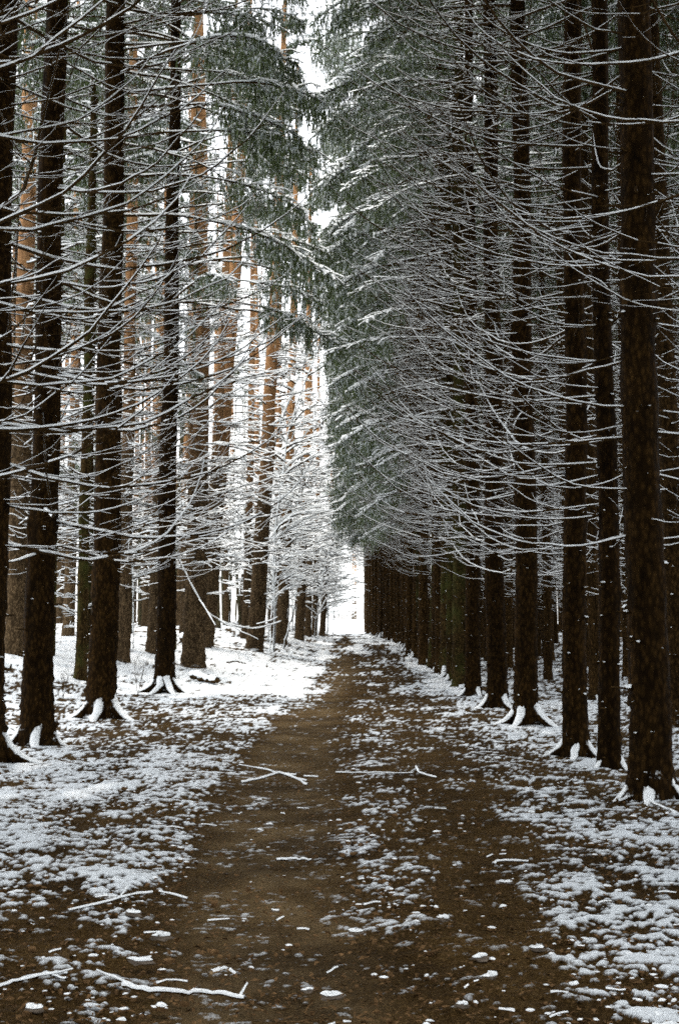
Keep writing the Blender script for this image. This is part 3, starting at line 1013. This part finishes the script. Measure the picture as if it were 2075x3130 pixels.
placed = []
def free(x, y, d):
    for (a, b) in placed:
        if (a - x) ** 2 + (b - y) ** 2 < d * d:
            return False
    placed.append((x, y))
    return True

n = 0
while n < 60:
    y = 36 + 60 * random.random() ** .8
    px = random.uniform(-10, 600)
    x = at(px, y)
    if x > -4.8 - max(0, (y - 60) * .02) or not free(x, y, 1.6):
        continue
    if random.random() < .55:
        pine(x, y, random.uniform(.24, .46), 'brown pine trunk among many in the left wood', 'pines deep in the left wood', lean=random.gauss(.012, .028), twigs=random.random() < .6, hs_=random.uniform(.8, 1.05))
    else:
        grey_tree(x, y, random.uniform(.14, .30), 'thin grey green trunk among many in the left wood', random.gauss(0, .03), 'thin trunks deep in the left wood')
    n += 1
n = 0
while n < 18:
    y = random.uniform(78, 108)
    x = at(random.uniform(520, 690), y)
    if x > -4.6 or not free(x, y, 1.2):
        continue
    if n % 3:
        grey_tree(x, y, random.uniform(.14, .26), 'thin grey green trunk among many in the left wood', random.gauss(0, .03), 'thin trunks deep in the left wood')
    else:
        pine(x, y, random.uniform(.24, .36), 'brown pine trunk among many in the left wood', 'pines deep in the left wood', lean=random.gauss(.01, .02), twigs=True, hs_=.85)
    n += 1
# far side of the clearing beyond the opening
for k in range(9):
    x = random.uniform(-34, 30)
    y = random.uniform(270, 330)
    pine(x, y, random.uniform(.4, .6), 'pale far pine beyond the bright clearing', 'pines beyond the clearing', twigs=False)

# spruce hanging over the alley from the left among the pines
for (px, y, lb) in [(200, 36, 'dark spruce filling the gap behind the two thick left spruces'),
                    (60, 40, 'dark spruce deep in the wood at the far left')]:
    far_spruce(at(px, y), y, .9, lb, 'spruces among the left pines', ROW_BR, ROW_CR, random.choice(TR_ROW), PI + random.uniform(-.3, .3), roots=False)

for (px, y) in [(-15, 26), (30, 37), (75, 45), (120, 33), (165, 52), (190, 29), (228, 44), (300, 50)]:
    far_spruce(at(px, y), y, random.uniform(.6, .85), 'dark twiggy spruce in the left wood', 'dark spruces in the left wood', INNER_BR, CROWNS, random.choice(TR_ROW), random.uniform(0, 6.28), roots=False)

# ------------------------------------------------------------------ young leafless trees laden with snow
def lace(seed, H=7.5):
    g = np.random.default_rng(seed)
    mb = MB()
    n = 12
    P = curve_pts(g, H, R(88), R(g.uniform(35, 78)), n, 1.6, .04, g.uniform(-.5, .5))
    rr = np.linspace(.026, .008, n)
    tube(mb, P, rr, 6, 0)
    snow_on(mb, P, rr, .02, 2, g, .1, 4)
    for i in range(24):
        ti = g.uniform(.18, .98)
        p, d = interp_pts(P, min(ti, .99))
        L = g.uniform(.8, 2.4) * (1.1 - .6 * ti)
        az = g.uniform(0, 2 * PI)
        Q = curve_pts(g, L, g.uniform(.1, .9), g.uniform(-.3, .35), 8, 1.1, .10, g.uniform(-.7, .7)) @ rotz(az).T + p
        rq = np.linspace(.022, .006, 8)
        tube(mb, Q, rq, 4, 0)
        snow_on(mb, Q, rq, .040, 2, g, .05, 4)
        for j in range(4):
            tj = g.uniform(.2, .98)
            p2, d2 = interp_pts(Q, tj)
            a2 = math.atan2(d2[1], d2[0]) + g.choice([-1, 1]) * g.uniform(.4, 1.1)
            W = curve_pts(g, g.uniform(.3, .9), g.uniform(-.2, .6), g.uniform(-.4, .3), 5, 1.1, .12) @ rotz(a2).T + p2
            tube(mb, W, np.linspace(.006, .003, 5), 3, 0)
            snow_on(mb, W, .010, .030, 2, g, .06, 3)
    return mb.mesh('branches', SLOTS)
LACE = [lace(600 + i, 5.5 + 1.3 * i) for i in range(5)]
def young(x, y, s, spin, label, group='snow laden young trees'):
    o = link('young_tree', random.choice(LACE), None, (x, y, gz(x, y) - .05), (0, 0, spin), (s, s, s))
    tag(o, label, 'tree', group)
    return o
lace_spots = []
for k in range(34):
    y = 50 + 62 * (k + random.random()) / 34
    lace_spots.append((820 + 2956 * (-random.uniform(2.2, 5.2) + max(0, (y - 85) * .03)) / y, y))
for k, (px, y) in enumerate(lace_spots):
    young(at(px, y), y, random.uniform(.9, 1.9), random.uniform(-1.0, 1.0), 'leafless young tree laden with snow along the left bank')
for k, (px, y) in enumerate([(752, 126), (768, 138), (780, 160), (795, 190), (812, 215), (775, 175), (760, 150), (800, 230), (785, 250), (825, 240), (838, 260), (815, 275), (770, 220), (848, 290), (798, 300), (762, 122), (775, 128), (790, 134), (758, 136), (800, 146), (783, 150)]):
    young(at(px, y), y, random.uniform(1.0, 1.7) * (1 + max(y - 200, 0) * .012), random.uniform(0, 6), 'pale snowy young tree at the edge of the bright clearing', 'young trees by the clearing')
for k in range(14):
    y = random.uniform(66, 106)
    x = random.uniform(-12, -5)
    young(x, y, random.uniform(.9, 1.7), random.uniform(-1.5, 1.5), 'leafless young tree laden with snow back behind the bank pines')
for k, (px, y) in enumerate([(10, 34), (180, 33), (310, 40), (-20, 42), (120, 52), (240, 50), (370, 47)]):
    young(at(px, y), y, random.uniform(.5, .9), random.uniform(0, 6), 'leafless snowy sapling standing among the left trunks', 'snowy saplings in the left wood')

# thin bare shoots beside the left spruces
def shoot(seed, H):
    g = np.random.default_rng(seed)
    mb = MB()
    for k in range(3):
        P = curve_pts(g, H * g.uniform(.6, 1), R(g.uniform(65, 88)), R(g.uniform(60, 88)), 7, 1, .05) @ rotz(g.uniform(0, 6)).T
        tube(mb, P, np.linspace(.008, .003, 7), 4, 0)
        for j in range(3):
            p, d = interp_pts(P, g.uniform(.3, .9))
            Q = curve_pts(g, .35, R(50), R(65), 4, 1, .05) @ rotz(g.uniform(0, 6)).T + p
            tube(mb, Q, np.linspace(.004, .002, 4), 3, 0)
    return mb.mesh('bare_shoot', [M_WOOD])
for k, (px, y, H, lb) in enumerate([(322, 27.5, 1.0, 'thin bare shoot in the snow left of the slim spruce'), (150, 25, .7, 'low bare twig shoot behind the nearest left spruce'), (205, 28, .6, 'low bare twig shoot behind the thick left spruce')]):
    tag(link('bare_shoot', shoot(640 + k, H), None, (at(px, y), y, gz(at(px, y), y))), lb, 'shrub', 'bare shoots in the snow')

# ------------------------------------------------------------------ fallen wood
def stick(name, pts, r, snow, label, cat='stick', group=None, mat=M_WOOD, side=(), k=7, gap=.02):
    """pts: list of (x, y, height over ground); parts: the wood itself and its snow"""
    P = np.array([(x, y, gz(x, y) + h) for x, y, h in pts])
    n = max(len(P) * 4, 8)
    s = np.linspace(0, len(P) - 1, n)
    P = np.stack([np.interp(s, np.arange(len(P)), P[:, i]) for i in range(3)], -1)
    P[1:-1] = (P[:-2] + P[1:-1] * 2 + P[2:]) / 4
    g = np.random.default_rng(len(label) * 7 + int(r * 1e4))
    P += g.normal(0, r * .25, P.shape)
    rr = r * np.linspace(1.15, .7, n) * g.uniform(.88, 1.12, n)
    O = P[0].copy()
    w, sn = MB(), MB()
    tube(w, P - O, rr, k, 0)
    for e in (0, -1):
        c = P[e] - O
        ring = w.V[0].reshape(n, k, 3)[e]
        w.add(np.vstack([ring, c]), None, 0, [(i, (i + 1) % k, k) for i in range(k)], 0)
    if snow:
        snow_on(sn, P - O, rr, snow, 0, g, gap, 6)
    for (t0, L, az, el) in side:
        p, d = interp_pts(P - O, t0)
        q = curve_pts(g, L, el, el + .1, 6, 1, .08) @ rotz(az).T + p
        tube(w, q, np.linspace(r * .6, r * .25, 6), 5, 0)
        if snow:
            snow_on(sn, q, np.linspace(r * .6, r * .25, 6), snow * .8, 0, g, gap, 5)
    o = link(name, w.mesh(name, [mat]), None, O)
    tag(o, label, cat, group)
    if snow:
        link('snow_layer', sn.mesh('snow_layer', [M_SNOW]), o)['kind'] = 'stuff'
    return o

def gp(px, py):
    """a point of flat ground from its column and row in the picture"""
    y = 4730.0 / (py - 1435)
    return at(px, y), y
def gpl(*pp, h=.02):
    return [(*gp(a, b), h if len(q) == 0 else q[0]) for (a, b, *q) in pp]

stick('fallen_stick', gpl((300, 2262), (350, 2274), (440, 2278), (500, 2277), (572, 2290)), 0.0094, 0.0072, 'long snow covered stick lying across the bare dirt at the front', side=((.15, .25, 2.6, .15), (.95, .08, 1.2, .5)))
stick('fallen_branch', gpl((560, 1806), (610, 1802, .05), (650, 1798, .09), (690, 1806, .05), (712, 1812)), 0.0110, 0.0108, 'crooked snow covered branch humped over the dirt track', side=((.45, .5, 2.5, .05), (.5, .45, -.5, -.05), (.6, .4, -.9, -.05)))
stick('fallen_stick', gpl((0, 2272), (60, 2252), (130, 2238), (170, 2235)), 0.0077, 0.0060, 'snow covered stick lying at the lower left corner', side=((.3, .25, .2, .1), (.7, .2, -1, .1)))
stick('fallen_stick', gpl((170, 2096), (250, 2078), (310, 2060), (380, 2052), (440, 2068)), 0.0055, 0.0060, 'thin bent snowy twig among the snow clumps left of the track', side=((.4, .2, 1.5, .1),))
stick('fallen_stick', gpl((775, 1782), (850, 1783), (950, 1784)), 0.0066, 0.0060, 'straight thin snow dusted twig across the middle of the path')
stick('fallen_stick', gpl((958, 1770), (965, 1784), (1005, 1795)), 0.0083, 0.0072, 'short hooked snowy stick at the right end of the straight twig')
stick('broken_stick', gpl((495, 2232), (512, 2224, .012), (530, 2220, .014), (550, 2230, .010)), 0.0077, 0.0048, 'broken pale stick bent like an elbow on the bare dirt', mat=M_YELLOW)
stick('fallen_stick', gpl((1120, 2100), (1180, 2108), (1215, 2112)), 0.0039, 0, 'thin bare brown twig on the dirt right of the track')
stick('fallen_stick', gpl((1130, 1990), (1140, 1982), (1210, 1982)), 0.0066, 0.0060, 'snowy twig with a bent end on the right dirt')
stick('fallen_stick', gpl((640, 1982), (680, 1978), (722, 1980)), 0.0088, 0.0054, 'mossy snow dusted stick lying in the bare track')
stick('surface_root', gpl((1415, 1848), (1450, 1838, .05), (1470, 1836, .05), (1500, 1856, .02), (1545, 1866, .0)), 0.0121, 0.0036, 'bare curved root looping over the snow before the largest right trunk', 'root')
Y0 = 33.0
stick('fallen_log', [(at(440, Y0), Y0 + .6, .12), (at(476, Y0), Y0, .10), (at(512, Y0), Y0 - .9, .10)], .085, .045, 'snow covered log with a dark broken end lying on the bank', 'log', side=((.5, .3, 2.4, .1),))
stick('fallen_stick', [(at(533, 40), 40, .08), (at(550, 40), 40, .12), (at(566, 40), 40.4, .05)], .035, .02, 'short broken branch in the snow right of the log', side=((.5, .5, 1.2, .3),))
stick('fallen_log', [(at(428, 46), 46, .15), (at(475, 46), 45, .12)], .14, .06, 'far snow covered log behind the slim left spruce', 'log')
stick('fallen_log', [(at(-30, 27), 27, .2), (at(28, 27), 27, .12)], .09, .05, 'short snowy log at the left edge behind the cut spruce', 'log')
# a sapling bent over and pressed to the bank by its snow
stick('bent_sapling', [(at(405, 33), 33, 3.3), (at(440, 33), 33, 2.5), (at(480, 33), 33, 1.75), (at(530, 33.5), 33.5, 1.45), (at(590, 34), 34, 1.35), (at(650, 34), 34, 1.6)], .018, .03, 'snow laden sapling bent over in a low arc before the pines', 'tree', side=((.3, 1.4, -.9, -.5), (.5, 1.2, -.2, -.5), (.7, 1.0, .4, .2)))
stick('leaning_snag', [(at(655, 56), 56, .0), (at(668, 56), 56, 1.0), (at(684, 56), 56, 2.2)], .05, .02, 'thin dead snag leaning against the upright brown pine', 'snag')

# ------------------------------------------------------------------ stones and clods under caps of snow
def stone(seed, w):
    g = np.random.default_rng(seed)
    nr, nk = 5, 9
    a = np.linspace(0, 2 * PI, nk, endpoint=False)
    el = np.linspace(-.5, PI / 2 - .15, nr)
    el_, a_ = np.meshgrid(el, a, indexing='ij')
    rad = w * (1 + .24 * g.normal(0, 1, el_.shape))
    ell = np.array([1.15, g.uniform(.5, .85), g.uniform(.28, .5)])
    V = np.stack([rad * np.cos(el_) * np.cos(a_), rad * np.cos(el_) * np.sin(a_), rad * np.sin(el_)], -1) * ell
    b, s = MB(), MB()
    Q = strip_quads(nr, nk, True)
    b.add(np.vstack([V.reshape(-1, 3), [[0, 0, w * ell[2]]]]), Q, 0, [((nr - 1) * nk + i, (nr - 1) * nk + (i + 1) % nk, nr * nk) for i in range(nk)], 0)
    W = V[2:] * np.array([1.05, 1.05, 1.12]) + (0, 0, w * .10)
    m = nr - 2
    s.add(np.vstack([W.reshape(-1, 3), [[0, 0, w * ell[2] * 1.12 + w * .16]]]), strip_quads(m, nk, True), 0, [((m - 1) * nk + i, (m - 1) * nk + (i + 1) % nk, m * nk) for i in range(nk)], 0)
    return b.mesh('snowy_stone', [M_STONE]), s.mesh('snow_cap', [M_SNOW])
STONES = [stone(700 + i, .026) for i in range(7)]
stone_spots = [(1018, 2110, 1.5, 'round snow capped stone, largest on the bare dirt right of the track'),
               (765, 2282, 1.5, 'snow capped stone beside the dirt at the bottom, right of the long stick'),
               (712, 2268, 1.0, 'small snow capped stone just left of the bottom stone'),
               (340, 2206, 2.0, 'wide snow capped clod left of the track above the long stick'),
               (385, 2152, 1.9, 'greenish clod under snow at the left edge of the bare track'),
               (320, 2100, 1.6, 'snow topped clod with a thin twig beside it on the left'),
               (600, 1845, 1.2, 'small snow capped stone alone left of the humped branch'),
               (625, 1900, 1.2, 'little snow topped stone in the middle of the bare track'),
               (820, 2140, 1.3, 'snow capped stone among flecks of snow in the middle dirt'),
               (1100, 2195, 1.6, 'flat snow covered stone right of the middle, lying crosswise'),
               (1160, 2028, 1.4, 'long flat snowy stone on the right dirt'),
               (1205, 2045, 1.1, 'upright little snow lump next to the long flat stone'),
               (1230, 2175, 1.4, 'snow covered stone with curved tip on the lower right dirt'),
               (1120, 2238, 1.5, 'flat snow topped stone near the lower right dirt patch'),
               (1060, 2300, 1.1, 'small snow capped stone near the bottom edge'),
               (95, 2312, 1.4, 'flat snow capped clod in the lower left corner'),
               (50, 2055, 1.6, 'snow clump heaped at the left edge above the lower left stick'),
               (640, 2092, .9, 'tiny snow fleck stone on the bare track'),
               (980, 2005, 1.2, 'forked snow lump on the dirt right of the track'),
               (1105, 1640, 2.4, 'small snowy stone by the foot of a right row spruce')]
for k, (px, py, s, lb) in enumerate(stone_spots):
    x, y = gp(px, py)
    b, c = STONES[k % len(STONES)]
    o = link('snowy_stone', b, None, (x, y, gz(x, y) + .012), (0, 0, random.uniform(-.5, .5)), (s, s, s))
    tag(o, lb, 'stone', 'snow capped stones on the path')
    link('snow_cap', c, o)

# loose litter: leaves, clods and twigs with snow on them, too many to count
def litter():
    g = np.random.default_rng(77)
    mb = MB()
    N = 5200
    y = 2045.0 / g.uniform(115, 470, N)
    x = g.uniform(-1, 1, N) * .30 * (y + 1)
    c = cover(x, y)
    keep = g.random(N) < .22 + .78 * np.minimum(c * 1.3, 1)
    x, y, c = x[keep], y[keep], c[keep]
    xc = track(y)
    keep = (np.abs(x - xc) > .45) | (g.random(len(x)) < .22)
    x, y, c = x[keep], y[keep], c[keep]
    z = ground_z(x, y)
    nk = 6
    a = np.linspace(0, 2 * PI, nk, endpoint=False)
    for i in range(len(x)):
        w = g.choice([.010, .016, .024], p=[.5, .35, .15]) * g.uniform(.7, 1.3) * (1 + .04 * max(y[i] - 8, 0))
        e = g.uniform(.45, 1)
        sp = g.uniform(0, PI)
        h = w * g.uniform(.15, .5)
        r1 = w * g.uniform(.5, 1.4, nk)
        bx, by = r1 * np.cos(a), r1 * np.sin(a) * e
        cx, sx = math.cos(sp), math.sin(sp)
        X, Yy = bx * cx - by * sx, bx * sx + by * cx
        base = np.stack([X, Yy, np.full(nk, -.012)], -1)
        mid = np.stack([X * 1.02, Yy * 1.02, h * g.uniform(.45, .8, nk)], -1)
        top = np.array([[0, 0, h * 1.45]])
        ring = np.stack([X * .6, Yy * .6, np.full(nk, h * 1.25)], -1)
        V = np.vstack([base, mid, ring, top]) + (x[i], y[i], z[i] + .004)
        Q = strip_quads(3, nk, True)
        bare = g.random() > .55 + .6 * c[i]
        mb.add(V, Q, np.repeat([0, 0 if bare else 1], nk), [(2 * nk + j, 2 * nk + (j + 1) % nk, 3 * nk) for j in range(nk)], 0 if bare else 1)
    N = 150
    y = 2045.0 / g.uniform(100, 470, N)
    x = g.uniform(-1, 1, N) * .30 * (y + 1)
    z = ground_z(x, y)
    for i in range(N):
        L = g.uniform(.04, .16)
        az = g.normal(0, .9)
        q = curve_pts(g, L, g.uniform(-.05, .25), -.1, 4, 1, .1) @ rotz(az).T + (x[i], y[i], z[i] + .018)
        rr = np.linspace(.0035, .002, 4) * (1 + .02 * y[i])
        tube(mb, q, rr, 3, 0)
        if g.random() < .4:
            snow_on(mb, q, rr, .004 * (1 + .02 * y[i]), 1, g, .15, 3)
    # flat leaves and flakes of bark, lying every way
    N = 7000
    y = 2045.0 / g.uniform(130, 480, N)
    x = g.uniform(-1, 1, N) * .30 * (y + 1)
    z = ground_z(x, y)
    for i in range(N):
        w = g.uniform(.008, .022) * (1 + .02 * y[i])
        az, e = g.uniform(0, 2 * PI), g.uniform(.3, .7)
        q = np.array([[-1, 0, 0], [0, -e, .25], [1, 0, .1], [0, e, .3]]) * w
        tl = g.normal(0, .25, 2)
        q[:, 2] += q[:, 0] * tl[0] + q[:, 1] * tl[1]
        mb.add(q @ rotz(az).T + (x[i], y[i], z[i] + .006), None, 0, [(0, 1, 2), (0, 2, 3)], 0)
    o = link('leaf_litter', mb.mesh('leaf_litter', [M_LITTER, M_SNOW]))
    tag(o, kind='stuff')
litter()

# ------------------------------------------------------------------ labels that say which one
def column(o):
    return 820 + 2956 * o.location.x / max(o.location.y, 1)
GAPS = [(-200, 60, 'left of the nearest left spruce'), (60, 165, 'right of the nearest left spruce'),
        (165, 240, 'left of the thick left spruce'), (240, 320, 'right of the thick left spruce'),
        (320, 400, 'beside the slim left spruce'), (400, 500, 'around the stout brown pine'), (500, 900, 'beside the mossy footed pine')]
for grp, what in (('dark spruces in the left wood', 'dark twiggy spruces'), ('pines deep in the left wood', 'brown pine trunks'), ('thin trunks deep in the left wood', 'thin grey green trunks'), ('snowy saplings in the left wood', 'leafless snowy saplings')):
    mem = [o for o in bpy.data.objects if o.get('group') == grp]
    for a, b, where in GAPS:
        here = sorted([o for o in mem if a <= column(o) < b], key=column)
        for i, o in enumerate(here):
            o['label'] = f'{ORDN[i]} from left of the {what} {where}' if len(here) > 1 else f'only one of the {what} {where}'
mem = sorted([o for o in bpy.data.objects if o.get('label') == 'leafless young tree laden with snow along the left bank'], key=lambda o: o.location.y)
for i, o in enumerate(mem[:22]):
    o['label'] = f'{ORDN[i]} nearest of the leafless young trees laden with snow along the left bank'
mem = sorted([o for o in bpy.data.objects if o.get('label') == 'thin dark spruce trunk in the distant end of the right row'], key=lambda o: -o.location.y)
for i, o in enumerate(mem[:22]):
    o['label'] = f'thin dark spruce trunk, {ORDN[i]} from the far end of the right row'
for grp, what in (('young trees by the clearing', 'pale snowy young trees by the bright clearing'), ('pines beyond the clearing', 'pale far pines beyond the bright clearing')):
    mem = sorted([o for o in bpy.data.objects if o.get('group') == grp], key=column)
    for i, o in enumerate(mem[:22]):
        o['label'] = f'{ORDN[i]} from left of the {what}'
